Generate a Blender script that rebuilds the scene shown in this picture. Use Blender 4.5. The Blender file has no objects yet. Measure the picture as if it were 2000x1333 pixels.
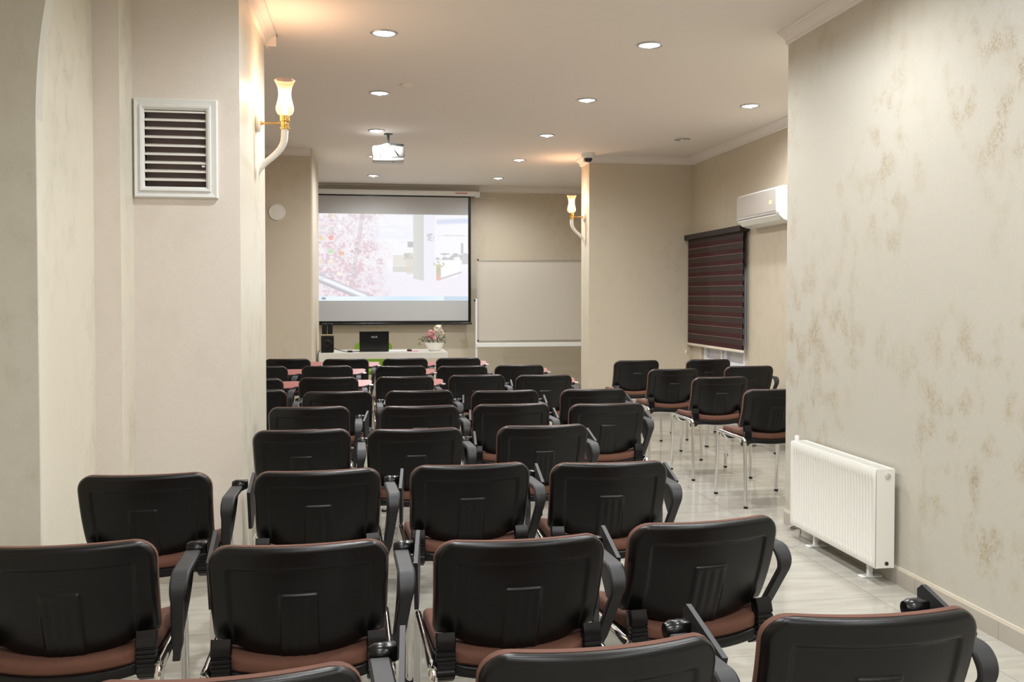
import bpy, bmesh, math, random
from mathutils import Vector, Matrix
from math import sin, cos, pi, radians as R, sqrt
random.seed(7)
SC = bpy.context.scene
COL = SC.collection
CEIL = 3.13

# ---------------------------------------------------------------- camera, world, exposure
cam = bpy.data.objects.new('camera', bpy.data.cameras.new('camera'))
COL.objects.link(cam)
cam.data.sensor_width = 36.0
cam.data.lens = 36.0*1800/2000
cam.data.shift_y = -44.5/2000
cam.data.clip_start = 0.05
cam.location = (0, 0, 1.46)
cam.rotation_euler = (R(90-1.4), 0, R(-9.1))
SC.camera = cam
w = bpy.data.worlds.new('world'); SC.world = w; w.use_nodes = True
w.node_tree.nodes['Background'].inputs[0].default_value = (0.55, 0.62, 0.75, 1)
w.node_tree.nodes['Background'].inputs[1].default_value = 0.15
SC.view_settings.view_transform = 'Standard'
SC.view_settings.look = 'None'
SC.view_settings.exposure = 0.0
SC.view_settings.gamma = 1.0
SC.view_settings.use_curve_mapping = False
LIGHT_X = (0.13, 1.88)
LIGHT_Y = [-1.05, 0.70, 2.45, 4.20, 5.95, 7.70, 9.45, 11.20, 12.98]
SPOT_W = 83.0
SPOT_COL = (0.98, 1.0, 1.02)
SCONCE_W = 11.0
SCONCE_COL = (1.0, 0.58, 0.34)

# ---------------------------------------------------------------- materials
def nodes_of(name):
    m = bpy.data.materials.new(name); m.use_nodes = True
    nt = m.node_tree
    return m, nt, nt.nodes['Principled BSDF']

def mat(name, col, rough=0.5, metal=0.0, bump=0.0, scale=200.0, var=0.0, vscale=8.0, coat=0.0, spec=0.5, rnd=0.0):
    m, nt, b = nodes_of(name)
    b.inputs['Base Color'].default_value = (*col, 1)
    b.inputs['Roughness'].default_value = rough
    b.inputs['Metallic'].default_value = metal
    b.inputs['Coat Weight'].default_value = coat
    b.inputs['Specular IOR Level'].default_value = spec
    tc = nt.nodes.new('ShaderNodeTexCoord')
    if bump:
        n = nt.nodes.new('ShaderNodeTexNoise'); n.inputs['Scale'].default_value = scale; n.inputs['Detail'].default_value = 3
        nt.links.new(tc.outputs['Object'], n.inputs['Vector'])
        bp = nt.nodes.new('ShaderNodeBump'); bp.inputs['Strength'].default_value = bump; bp.inputs['Distance'].default_value = 0.002
        nt.links.new(n.outputs['Fac'], bp.inputs['Height']); nt.links.new(bp.outputs['Normal'], b.inputs['Normal'])
    if var or rnd:
        mx = nt.nodes.new('ShaderNodeMixRGB'); mx.blend_type = 'MULTIPLY'; mx.inputs[0].default_value = 1
        mx.inputs[1].default_value = (*col, 1)
        mr = nt.nodes.new('ShaderNodeMapRange')
        if var:
            n2 = nt.nodes.new('ShaderNodeTexNoise'); n2.inputs['Scale'].default_value = vscale; n2.inputs['Detail'].default_value = 4
            nt.links.new(tc.outputs['Object'], n2.inputs['Vector'])
            nt.links.new(n2.outputs['Fac'], mr.inputs['Value'])
            mr.inputs['From Min'].default_value = 0.3; mr.inputs['From Max'].default_value = 0.7
        else:
            oi = nt.nodes.new('ShaderNodeObjectInfo'); nt.links.new(oi.outputs['Random'], mr.inputs['Value'])
            var = rnd
        mr.inputs['To Min'].default_value = 1-var; mr.inputs['To Max'].default_value = 1+var
        nt.links.new(mr.outputs[0], mx.inputs[2]); nt.links.new(mx.outputs[0], b.inputs['Base Color'])
    return m

def emis(name, col, strength):
    m, nt, b = nodes_of(name)
    b.inputs['Base Color'].default_value = (*col, 1)
    b.inputs['Emission Color'].default_value = (*col, 1)
    b.inputs['Emission Strength'].default_value = strength
    return m

def wallpaper(name, base, blot, amount, gloss=0.45, seed=0.0):
    """cream plaster paper with sponged golden brown blotches made of fine scribbles"""
    m, nt, b = nodes_of(name)
    N = nt.nodes.new; L = nt.links.new
    tc = N('ShaderNodeTexCoord'); mp = N('ShaderNodeMapping'); mp.inputs['Location'].default_value = (seed, seed*.7, seed*1.3); mp.inputs['Scale'].default_value = (1, 1, .72)
    L(tc.outputs['Object'], mp.inputs[0])
    big = N('ShaderNodeTexNoise'); big.inputs['Scale'].default_value = 1.1; big.inputs['Detail'].default_value = 2; L(mp.outputs[0], big.inputs['Vector'])
    mid = N('ShaderNodeTexNoise'); mid.inputs['Scale'].default_value = 9.5; mid.inputs['Detail'].default_value = 3; mid.inputs['Roughness'].default_value = .55; L(mp.outputs[0], mid.inputs['Vector'])
    fine = N('ShaderNodeTexNoise'); fine.inputs['Scale'].default_value = 95; fine.inputs['Detail'].default_value = 5; fine.inputs['Distortion'].default_value = 1.2; L(mp.outputs[0], fine.inputs['Vector'])
    def ramp(src, a, c):
        r = N('ShaderNodeMapRange'); r.interpolation_type = 'SMOOTHSTEP'
        r.inputs['From Min'].default_value = a; r.inputs['From Max'].default_value = c; L(src, r.inputs['Value']); return r.outputs[0]
    def mul(a, c):
        x = N('ShaderNodeMath'); x.operation = 'MULTIPLY'
        for k, v in enumerate((a, c)):
            if isinstance(v, (int, float)): x.inputs[k].default_value = v
            else: L(v, x.inputs[k])
        return x.outputs[0]
    f = mul(mul(ramp(big.outputs['Fac'], .38, .62), ramp(mid.outputs['Fac'], .44, .70)), ramp(fine.outputs['Fac'], .38, .60))
    f = mul(f, amount)
    mx = N('ShaderNodeMixRGB'); mx.inputs[1].default_value = (*base, 1); mx.inputs[2].default_value = (*blot, 1)
    L(f, mx.inputs[0])
    f2 = N('ShaderNodeMapRange'); f2.inputs['From Min'].default_value = .3; f2.inputs['From Max'].default_value = .7
    f2.inputs['To Min'].default_value = .965; f2.inputs['To Max'].default_value = 1.03; L(fine.outputs['Fac'], f2.inputs['Value'])
    m2 = N('ShaderNodeMixRGB'); m2.blend_type = 'MULTIPLY'; m2.inputs[0].default_value = 1; L(mx.outputs[0], m2.inputs[1]); L(f2.outputs[0], m2.inputs[2])
    L(m2.outputs[0], b.inputs['Base Color'])
    b.inputs['Roughness'].default_value = gloss
    bp = N('ShaderNodeBump'); bp.inputs['Strength'].default_value = .18; bp.inputs['Distance'].default_value = .002
    L(fine.outputs['Fac'], bp.inputs['Height']); L(bp.outputs['Normal'], b.inputs['Normal'])
    return m

BROWN = (0.38, 0.28, 0.15)
M = {}
M['wall'] = wallpaper('wall_paper_cream', (0.61, 0.54, 0.42), BROWN, .30)
M['wall_r'] = wallpaper('wall_paper_blotched', (0.555, 0.53, 0.455), (0.35, 0.26, 0.13), .80, gloss=.46, seed=3.1)
M['wall_l'] = wallpaper('wall_paper_pink_cream', (0.80, 0.735, 0.66), (0.5, 0.43, 0.33), .2, gloss=.55, seed=7.7)
M['wall_c'] = wallpaper('wall_paper_silver', (0.76, 0.72, 0.60), (0.38, 0.35, 0.27), .45, gloss=.36, seed=5.2)
M['ceiling'] = mat('ceiling_paint', (0.83, 0.77, 0.71), .75, bump=.05, scale=120)
M['cornice'] = mat('cornice_plaster', (0.78, 0.73, 0.68), .6)
M['grout'] = mat('grout', (0.42, 0.38, 0.32), .8)
M['baseboard'] = mat('baseboard_tile', (0.47, 0.43, 0.37), .3, var=.05, vscale=6)
M['edge_trim'] = mat('edge_trim', (0.74, 0.68, 0.55), .4)
M['white'] = mat('white_enamel', (0.84, 0.85, 0.83), .35)
M['whitewarm'] = mat('white_warm_enamel', (0.87, 0.86, 0.80), .38)
M['pvc'] = mat('white_pvc', (0.80, 0.81, 0.82), .35)
M['black'] = mat('black_plastic', (0.0060, 0.0060, 0.0062), .31, bump=.08, scale=900, spec=.33)
M['blackgloss'] = mat('black_gloss', (0.006, 0.006, 0.0065), .25, spec=.4)
M['armgrey'] = mat('armrest_plastic', (0.018, 0.019, 0.021), .50, bump=.1, scale=900)
M['brown'] = mat('brown_fabric', (0.142, 0.060, 0.038), .85, bump=.35, scale=1400, var=.10, vscale=14)
M['chrome'] = mat('chrome', (0.80, 0.80, 0.80), .10, 1.0)
M['alu'] = mat('aluminium', (0.60, 0.60, 0.60), .35, .9)
M['brass'] = mat('brass', (0.85, 0.55, 0.18), .18, 1.0)
M['pinktop'] = mat('tablet_laminate', (0.33, 0.115, 0.10), .42, var=.05, vscale=20)
M['desk'] = mat('desk_lacquer', (0.76, 0.74, 0.68), .22)
M['green'] = mat('green_fabric', (0.20, 0.36, 0.02), .7)
M['leaf'] = mat('leaf', (0.03, 0.075, 0.02), .5, var=.3, vscale=30)
M['pink'] = mat('petal_pink', (0.74, 0.40, 0.41), .6, var=.15, vscale=40)
M['cream'] = mat('petal_cream', (0.80, 0.74, 0.62), .6, var=.08, vscale=40)
M['ceramic'] = mat('ceramic', (0.82, 0.80, 0.74), .2)
M['paper'] = mat('paper', (0.8, 0.8, 0.78), .7)
M['redpad'] = mat('mouse_pad', (0.45, 0.18, 0.19), .7)
M['screenfab'] = mat('screen_fabric', (0.50, 0.50, 0.50), .85)
M['board'] = mat('whiteboard_enamel', (0.60, 0.56, 0.49), .28)
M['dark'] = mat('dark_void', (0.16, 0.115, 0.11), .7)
M['blind'] = mat('blind_burgundy', (0.024, 0.010, 0.008), .6, bump=.2, scale=500)
M['blinddark'] = mat('blind_dark', (0.016, 0.009, 0.009), .5)
M['redlabel'] = mat('red_label', (0.60, 0.05, 0.05), .5)
M['acgrey'] = mat('ac_panel', (0.44, 0.425, 0.39), .35)
M['beige'] = mat('beige_plastic', (0.60, 0.48, 0.30), .5)
M['projwhite'] = mat('projector_shell', (0.42, 0.42, 0.41), .4)
M['lens'] = mat('dark_lens', (0.03, 0.03, 0.05), .1)
M['led'] = emis('ac_display', (1.0, 0.42, 0.22), 1.1)
M['lampglow'] = emis('lamp_glow', (1.0, 0.97, 1.0), 9.0)
M['lampoff'] = mat('lamp_reflector', (0.45, 0.45, 0.42), .35, .5)
M['logo'] = mat('logo_silver', (0.6, 0.6, 0.6), .4)

def sheer_mat():
    m, nt, b = nodes_of('blind_sheer')
    b.inputs['Base Color'].default_value = (0.055, 0.008, 0.009, 1); b.inputs['Roughness'].default_value = .7
    tr = nt.nodes.new('ShaderNodeBsdfTransparent'); tr.inputs[0].default_value = (.6, .12, .12, 1)
    mx = nt.nodes.new('ShaderNodeMixShader'); mx.inputs[0].default_value = .25
    nt.links.new(b.outputs[0], mx.inputs[1]); nt.links.new(tr.outputs[0], mx.inputs[2])
    nt.links.new(mx.outputs[0], nt.nodes['Material Output'].inputs[0])
    return m
M['sheer'] = sheer_mat()

def glass_mat():
    m, nt, b = nodes_of('window_glass')
    b.inputs['Base Color'].default_value = (.80, .78, .80, 1); b.inputs['Roughness'].default_value = .05
    tr = nt.nodes.new('ShaderNodeBsdfTransparent')
    mx = nt.nodes.new('ShaderNodeMixShader'); mx.inputs[0].default_value = .25
    nt.links.new(b.outputs[0], mx.inputs[1]); nt.links.new(tr.outputs[0], mx.inputs[2])
    nt.links.new(mx.outputs[0], nt.nodes['Material Output'].inputs[0])
    return m
M['glass'] = glass_mat()

def shade_mat():
    """frosted lamp glass lit from within: hottest round the bulb, peach towards the rim"""
    m, nt, b = nodes_of('lamp_shade_glass')
    N = nt.nodes.new; L = nt.links.new
    tc = N('ShaderNodeTexCoord'); sp = N('ShaderNodeSeparateXYZ'); L(tc.outputs['Object'], sp.inputs[0])
    cr = N('ShaderNodeValToRGB')
    mr = N('ShaderNodeMapRange'); mr.inputs['From Min'].default_value = 0.04; mr.inputs['From Max'].default_value = .265
    L(sp.outputs['Z'], mr.inputs['Value']); L(mr.outputs[0], cr.inputs[0])
    cr.color_ramp.elements[0].color = (.8, .55, .3, 1); cr.color_ramp.elements[1].color = (.26, .10, .05, 1)
    e = cr.color_ramp.elements.new(.35); e.color = (1.5, 1.15, .75, 1)
    e = cr.color_ramp.elements.new(.7); e.color = (.50, .27, .16, 1)
    b.inputs['Base Color'].default_value = (.30, .19, .13, 1); b.inputs['Roughness'].default_value = .3
    L(cr.outputs[0], b.inputs['Emission Color']); b.inputs['Emission Strength'].default_value = 1.0
    tr = N('ShaderNodeBsdfTransparent'); mx = N('ShaderNodeMixShader'); mx.inputs[0].default_value = .45
    L(b.outputs[0], mx.inputs[1]); L(tr.outputs[0], mx.inputs[2]); L(mx.outputs[0], nt.nodes['Material Output'].inputs[0])
    return m
M['shade'] = shade_mat()

def tile_mat():
    m, nt, b = nodes_of('floor_tile')
    N = nt.nodes.new; L = nt.links.new
    tc = N('ShaderNodeTexCoord'); oi = N('ShaderNodeObjectInfo')
    ad = N('ShaderNodeVectorMath'); ad.operation = 'ADD'; L(tc.outputs['Object'], ad.inputs[0])
    sc = N('ShaderNodeVectorMath'); sc.operation = 'SCALE'; sc.inputs['Scale'].default_value = 37.0
    cb = N('ShaderNodeCombineXYZ'); L(oi.outputs['Random'], cb.inputs[0]); L(oi.outputs['Random'], cb.inputs[1]); L(cb.outputs[0], sc.inputs[0]); L(sc.outputs[0], ad.inputs[1])
    mp = N('ShaderNodeMapping'); mp.inputs['Scale'].default_value = (1.2, 7.0, 1); mp.inputs['Rotation'].default_value = (0, 0, .35); L(ad.outputs[0], mp.inputs[0])
    n = N('ShaderNodeTexNoise'); n.inputs['Scale'].default_value = 2.2; n.inputs['Detail'].default_value = 6; n.inputs['Distortion'].default_value = .6; L(mp.outputs[0], n.inputs['Vector'])
    cr = N('ShaderNodeValToRGB'); cr.color_ramp.elements[0].position = .3; cr.color_ramp.elements[1].position = .7
    cr.color_ramp.elements[0].color = (.40, .38, .33, 1); cr.color_ramp.elements[1].color = (.51, .49, .43, 1)
    L(n.outputs['Fac'], cr.inputs[0]); L(cr.outputs[0], b.inputs['Base Color'])
    b.inputs['Roughness'].default_value = .09; b.inputs['IOR'].default_value = 1.5
    return m
M['tile'] = tile_mat()

# ---------------------------------------------------------------- mesh helpers
def finish(name, bm, m, parent=None, smooth=False, loc=None, angle=40):
    bmesh.ops.recalc_face_normals(bm, faces=bm.faces)
    me = bpy.data.meshes.new(name); bm.to_mesh(me); bm.free()
    if isinstance(m, (list, tuple)):
        for k in m: me.materials.append(k)
    else: me.materials.append(m)
    if smooth:
        me.polygons.foreach_set('use_smooth', [True]*len(me.polygons))
        try: me.set_sharp_from_angle(angle=R(angle))
        except Exception: pass
    o = bpy.data.objects.new(name, me); COL.objects.link(o)
    if parent is not None: o.parent = parent
    if loc is not None: o.location = loc
    return o

def box(bm, x0, x1, y0, y1, z0, z1, bev=0.0, mi=0, mtx=None):
    vs = [bm.verts.new((x, y, z)) for x in (x0, x1) for y in (y0, y1) for z in (z0, z1)]
    idx = [(0, 1, 3, 2), (4, 6, 7, 5), (0, 4, 5, 1), (2, 3, 7, 6), (0, 2, 6, 4), (1, 5, 7, 3)]
    fs = [bm.faces.new([vs[i] for i in f]) for f in idx]
    for f in fs: f.material_index = mi
    geom = vs
    if bev:
        es = list({e for f in fs for e in f.edges})
        r = bmesh.ops.bevel(bm, geom=es, offset=bev, segments=2, affect='EDGES', profile=.5)
        geom = list({v for f in r['faces'] for v in f.verts} | {v for v in vs if v.is_valid})
        for f in r['faces']: f.material_index = mi
    if mtx is not None: bmesh.ops.transform(bm, matrix=mtx, verts=[v for v in geom if v.is_valid])
    return geom

def prism(bm, pts, axis, a, b, mi=0):
    """closed outline extruded along an axis: pts are the two other coordinates in x,y,z order"""
    def P(p, t):
        if axis == 'x': return (t, p[0], p[1])
        if axis == 'y': return (p[0], t, p[1])
        return (p[0], p[1], t)
    A = [bm.verts.new(P(p, a)) for p in pts]; B = [bm.verts.new(P(p, b)) for p in pts]
    n = len(pts); fs = []
    for i in range(n): fs.append(bm.faces.new((A[i], A[(i+1) % n], B[(i+1) % n], B[i])))
    fs.append(bm.faces.new(A)); fs.append(bm.faces.new(list(reversed(B))))
    for f in fs: f.material_index = mi
    return fs

def fillet(pts, r, n=6):
    pts = [Vector(p) for p in pts]; out = [pts[0]]
    for i in range(1, len(pts)-1):
        p, a, b = pts[i], pts[i-1]-pts[i], pts[i+1]-pts[i]
        rr = min(r, a.length*.49, b.length*.49)
        p0 = p+a.normalized()*rr; p2 = p+b.normalized()*rr
        for k in range(n+1):
            t = k/n; out.append(p0*(1-t)**2+p*2*t*(1-t)+p2*t*t)
    out.append(pts[-1]); return out

def sweep(bm, pts, rx, ry=None, seg=10, up=(0, 0, 1), caps=True, rad=None, rect=False, mi=0):
    """sweep an ellipse (or a rounded slab if rect) along a path; rx runs sideways to `up`, ry along it"""
    pts = [Vector(p) for p in pts]; ry = ry or rx; n = len(pts); rings = []
    up = Vector(up)
    for i, p in enumerate(pts):
        t = (pts[min(i+1, n-1)]-pts[max(i-1, 0)]).normalized()
        s = t.cross(up)
        if s.length < 1e-3: s = t.cross(Vector((0, 1, 0)))
        s.normalize(); u = s.cross(t).normalized()
        k = rad[i] if rad else 1.0
        if not isinstance(k, tuple): k = (k, k)
        ring = []
        if rect:
            c = .25
            q = [(-1, -1+c), (-1, 1-c), (-1+c*.4, 1), (1-c*.4, 1), (1, 1-c), (1, -1+c), (1-c*.4, -1), (-1+c*.4, -1)]
            for a, b2 in q: ring.append(bm.verts.new(p+s*a*rx*k[0]+u*b2*ry*k[1]))
        else:
            for j in range(seg):
                an = 2*pi*j/seg; ring.append(bm.verts.new(p+s*cos(an)*rx*k[0]+u*sin(an)*ry*k[1]))
        rings.append(ring)
    for A, B in zip(rings, rings[1:]):
        m_ = len(A)
        for j in range(m_):
            f = bm.faces.new((A[j], A[(j+1) % m_], B[(j+1) % m_], B[j])); f.material_index = mi
    if caps:
        f = bm.faces.new(list(reversed(rings[0]))); f.material_index = mi
        f = bm.faces.new(rings[-1]); f.material_index = mi

def lathe(bm, prof, seg=24, c=(0, 0, 0), axis='z', wob=None, cap=True):
    rings = []
    for (r, h) in prof:
        ring = []
        for j in range(seg):
            a = 2*pi*j/seg; rr = r*(1+(wob(a, h) if wob else 0))
            x, y, z = rr*cos(a), rr*sin(a), h
            if axis == 'y': x, y, z = x, h, y
            if axis == 'x': x, y, z = h, x, y
            ring.append(bm.verts.new((c[0]+x, c[1]+y, c[2]+z)))
        rings.append(ring)
    for A, B in zip(rings, rings[1:]):
        for j in range(seg): bm.faces.new((A[j], A[(j+1) % seg], B[(j+1) % seg], B[j]))
    if cap:
        if prof[0][0] > 1e-6: bm.faces.new(list(reversed(rings[0])))
        if prof[-1][0] > 1e-6: bm.faces.new(rings[-1])
    bmesh.ops.remove_doubles(bm, verts=[v for r in rings for v in r], dist=1e-6)

def thing(name, label, cat, loc=(0, 0, 0), rz=0.0, group=None):
    o = bpy.data.objects.new(name, None); COL.objects.link(o); o.empty_display_size = .1
    o.location = loc; o.rotation_euler = (0, 0, rz)
    o['label'] = label; o['category'] = cat
    if group: o['group'] = group
    return o
def tag(o, label, cat, group=None):
    o['label'] = label; o['category'] = cat
    if group: o['group'] = group
    return o
def struct(name, bm, m, label=None, parent=None, **k):
    o = finish(name, bm, m, parent, **k)
    if parent is None: o['kind'] = 'structure'
    if label: o['label'] = label
    return o
def B(): return bmesh.new()
def boxobj(name, m, dims, parent=None, bev=0.0, smooth=False):
    bm = B(); box(bm, *dims, bev=bev); return finish(name, bm, m, parent, smooth=smooth)
def sm(a, b, x):
    t = max(0.0, min(1.0, (x-a)/(b-a))); return t*t*(3-2*t)

# ---------------------------------------------------------------- the room
XL, XR, YB, YF = -1.90, 3.95, 14.10, -1.95      # left wall, far right wall, back wall, wall behind the camera
WX, WEND = 2.66, 5.53                            # near right wall and where it ends
bm = B(); box(bm, XL-.2, XR+.2, YF-.2, YB+.2, -.15, -.011)
floor = struct('floor', bm, M['grout'], 'cream polished tiled floor')
# floor tiles 60 x 60
bm = B(); box(bm, 0, .5975, 0, .5975, -.010, 0)
t0 = finish('floor_tile', bm, M['tile'], floor)
first = True
tx = 2.437-.6*8
while tx < XR:
    ty = 4.10-.6*10
    while ty < YB:
        o = t0 if first else t0.copy()
        if not first: COL.objects.link(o); o.parent = floor
        o.location = (tx, ty, 0); first = False
        ty += .6
    tx += .6
bm = B(); box(bm, XL-.2, XR+.2, YF-.2, YB+.2, CEIL, CEIL+.15)
struct('ceiling', bm, M['ceiling'], 'flat beige painted ceiling')

bm = B(); box(bm, XL-.2, XR+.2, YB, YB+.2, 0, CEIL); struct('wall_back', bm, M['wall'], 'cream papered wall behind the projection screen')
bm = B(); box(bm, XL-.2, XR+.2, YF-.2, YF, 0, CEIL); struct('wall_front', bm, M['wall_l'], 'cream wall behind the viewer')
bm = B(); box(bm, XL-.2, XL, YF, YB, 0, CEIL); struct('wall_left', bm, M['wall'], 'cream papered left wall')
bm = B(); box(bm, WX, XR+.2, YF, WEND, 0, CEIL); struct('wall_right', bm, M['wall_r'], 'near right wall with golden brown sponged blotches')
# far right wall with the window opening
WY0, WY1, WZ0, WZ1 = 9.15, 10.44, .62, 2.12
bm = B()
box(bm, XR, XR+.25, WEND, WY0, 0, CEIL); box(bm, XR, XR+.25, WY1, YB, 0, CEIL)
box(bm, XR, XR+.25, WY0, WY1, 0, WZ0); box(bm, XR, XR+.25, WY0, WY1, WZ1, CEIL)
struct('wall_far_right', bm, M['wall'], 'cream wall with the blind and air conditioner')
PY0 = 10.75
bm = B(); box(bm, 2.655, XR, PY0, 11.15, 0, CEIL); struct('wall_pier_right', bm, M['wall'], 'projecting cream pier between whiteboard and window')
# left pier: its right corner is trimmed round, as plaster corners are
def rpier(name, x0, x1, y0, y1, m, label, r=.03):
    pts = [(x0, y0)]
    for k in range(7): a = -pi/2+k*pi/12; pts.append((x1-r+r*cos(a), y0+r+r*sin(a)))
    pts += [(x1, y1), (x0, y1)]
    bm = B(); prism(bm, pts, 'z', 0, CEIL); return struct(name, bm, m, label, smooth=True, angle=60)
rpier('wall_pier_left', XL, -.580, PY0, 12.15, M['wall'], 'projecting cream pier left of the projection screen')
# near left: stepped pilasters
CY = 4.87
bm = B()
vz0, vz1, vx0, vx1 = 2.008, 2.392, -1.082, -.787     # vent opening
box(bm, XL, vx0, CY, 6.07, 0, CEIL); box(bm, vx1, -.623, CY, 6.07, 0, CEIL)
box(bm, vx0, vx1, CY, 6.07, 0, vz0); box(bm, vx0, vx1, CY, 6.07, vz1, CEIL); box(bm, vx0, vx1, CY+.25, 6.07, vz0, vz1)
column = struct('wall_column_left', bm, [M['wall_l'], M['wall_c']], 'near left column carrying the vent and the first wall lamp')
for f in column.data.polygons:
    if f.normal.x > .9 and f.center.x > -.63: f.material_index = 1
bm = B(); box(bm, XL, -1.14, 4.62, CY, 0, CEIL); o = struct('wall_step_left', bm, [M['wall_l'], M['wall_c']], 'narrow stepped pilaster beside the left column')
for f in o.data.polygons:
    if f.normal.x > .9: f.material_index = 1
bm = B(); box(bm, XL, -1.26, 3.86, 4.62, 0, CEIL); o = struct('wall_jamb_left', bm, [M['wall_l'], M['wall_c']], 'deep pale jamb left of the stepped pilaster')
for f in o.data.polygons:
    if f.normal.x > .9: f.material_index = 1
# grey wall whose right edge springs into an arch
pts = [(XL, 0), (-1.2605, 0), (-1.2605, 2.12)]
for k in range(1, 17):
    t = k/16; z = 2.12+(CEIL-2.12)*sin(t*pi/2); x = -1.2605+.34*(1-cos(t*pi/2)); pts.append((x, z))
pts += [(XL, CEIL)]
bm = B(); prism(bm, pts, 'y', 3.85, 3.93)
M['wall_g'] = wallpaper('wall_paper_grey', (0.66, 0.64, 0.56), (0.5, 0.47, 0.38), .5, gloss=.5, seed=9.4)
struct('wall_arch_left', bm, M['wall_g'], 'grey plastered wall springing into an arch')

# cornices: a stepped plaster profile, (out from wall, down from ceiling)
PROF = [(0, 0), (.075, 0), (.075, -.012), (.066, -.020), (.055, -.024), (.040, -.034), (.028, -.050), (.020, -.062), (.020, -.072), (.010, -.082), (0, -.082)]
tn = [0]
def cornice(x0, y0, x1, y1, nx, ny):
    tn[0] += 1; bm = B(); A = []; Bv = []
    for d, h in PROF:
        A.append(bm.verts.new((x0+nx*d, y0+ny*d, CEIL+h))); Bv.append(bm.verts.new((x1+nx*d, y1+ny*d, CEIL+h)))
    n = len(PROF)
    for i in range(n): bm.faces.new((A[i], A[(i+1) % n], Bv[(i+1) % n], Bv[i]))
    bm.faces.new(A); bm.faces.new(list(reversed(Bv)))
    struct('trim_%d' % tn[0], bm, M['cornice'], 'white plaster cornice')
cornice(XL, YB, XR, YB, 0, -1)
cornice(2.58, PY0, XR, PY0, 0, -1)
cornice(2.655, PY0-.075, 2.655, 11.15, -1, 0)
cornice(XR, WEND, XR, PY0, -1, 0)
cornice(XR, 11.15, XR, YB, -1, 0)
cornice(XL, PY0, -.600, PY0, 0, -1)
cornice(-.623, CY-.075, -.623, 6.145, 1, 0)
cornice(-1.14, CY, -.548, CY, 0, -1)
cornice(XL, 6.07, -.548, 6.07, 0, 1)
cornice(WX, YF, WX, WEND+.0, -1, 0)
cornice(XL, 6.07, XL, PY0, 1, 0)

# baseboards of 60 cm tiles, each a piece, under a pale edge strip
def baseboard(name, axis, c, a, b, nrm, phase=4.10, m='baseboard'):
    hgt, th = .078, .011
    bm = B()
    lo, hi = sorted((c, c+nrm*.006))
    if axis == 'y': box(bm, lo, hi, a, b, hgt, hgt+.014)
    else: box(bm, a, b, lo, hi, hgt, hgt+.014)
    p = struct(name, bm, M['edge_trim'], 'greige tile skirting')
    s = phase+math.floor((a-phase)/.6)*.6
    while s < b:
        u0, u1 = max(s, a)+.001, min(s+.6, b)-.001
        if u1-u0 > .01:
            lo, hi = sorted((c, c+nrm*th)); bm = B()
            if axis == 'y': box(bm, lo, hi, u0, u1, 0.0005, hgt)
            else: box(bm, u0, u1, lo, hi, 0.0005, hgt)
            finish('skirting_tile', bm, M[m], p)
        s += .6
baseboard('baseboard_right', 'y', WX, YF, WEND, -1)
baseboard('baseboard_far_right', 'y', XR, WEND, PY0, -1)
baseboard('baseboard_back', 'x', YB, XL, XR, -1, phase=2.437)
baseboard('baseboard_pier_right', 'x', PY0, 2.655, XR-.012, -1, phase=2.437)
baseboard('baseboard_pier_left', 'x', PY0, XL, -.61, -1, phase=2.437)
baseboard('baseboard_column', 'x', CY, -1.139, -.623, -1, phase=2.437)
baseboard('baseboard_column_side', 'y', -.623, CY-.011, 6.07, 1)

# window in the far right wall
bm = B()
fx0, fx1 = XR+.03, XR+.10
def ringbox(bm, y0, y1, z0, z1, t, x0, x1):
    box(bm, x0, x1, y0, y1, z0, z0+t); box(bm, x0, x1, y0, y1, z1-t, z1)
    box(bm, x0, x1, y0, y0+t, z0+t, z1-t); box(bm, x0, x1, y1-t, y1, z0+t, z1-t)
ringbox(bm, WY0, WY1, WZ0, WZ1, .055, fx0, fx1)
box(bm, fx0, fx1, 9.77, 9.83, WZ0+.055, WZ1-.055)
win = struct('window_1', bm, M['pvc'], 'white plastic framed window behind the burgundy blind')
for (a, b) in ((WY0+.06, 9.765), (9.835, WY1-.06)):
    bm = B(); ringbox(bm, a, b, WZ0+.06, WZ1-.06, .05, fx0-.012, fx0+.05); s = finish('sash', bm, M['pvc'], win)
    bm = B(); box(bm, fx0+.02, fx0+.028, a+.05, b-.05, WZ0+.11, WZ1-.11); finish('pane', bm, M['glass'], s)
bm = B(); box(bm, XR-.06, XR+.03, WY0-.04, WY1+.04, WZ0-.03, WZ0, bev=.004); finish('window_sill', bm, M['pvc'], win)

# ---------------------------------------------------------------- ceiling lights
def add_spot(loc, watt, size=170, blend=0.75, col=SPOT_COL, rad=.05):
    l = bpy.data.lights.new('downlight_beam', 'SPOT'); l.energy = watt; l.spot_size = R(size); l.spot_blend = blend
    l.color = col; l.shadow_soft_size = rad
    o = bpy.data.objects.new('downlight_beam', l); COL.objects.link(o); o.location = loc
    return o
def downlight(x, y, label, on=True, group=None):
    t = thing('downlight', label, 'ceiling light', (x, y, CEIL), 0, group)
    bm = B(); lathe(bm, [(.086, 0), (.087, -.004), (.083, -.009), (.075, -.010), (.069, -.006), (.067, -.001)], 36, cap=False)
    finish('trim_ring', bm, M['alu'], t, smooth=True)
    bm = B(); lathe(bm, [(.068, -.0025), (.04, -.004), (0.0001, -.0045)], 32, cap=False)
    finish('reflector', bm, M['lampglow'] if on else M['lampoff'], t, smooth=True)
    bm = B(); lathe(bm, [(.020, -.003), (.021, -.013), (.015, -.019), (.0001, -.021)], 16, cap=False)
    finish('bulb', bm, M['lampglow'] if on else M['ceramic'], t, smooth=True)
    if on:
        s = add_spot((0, 0, -.03), SPOT_W); s.parent = t
    return t
place = {5.95: 'first', 7.70: 'second', 9.45: 'third', 11.20: 'fourth', 12.98: 'fifth'}
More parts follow.
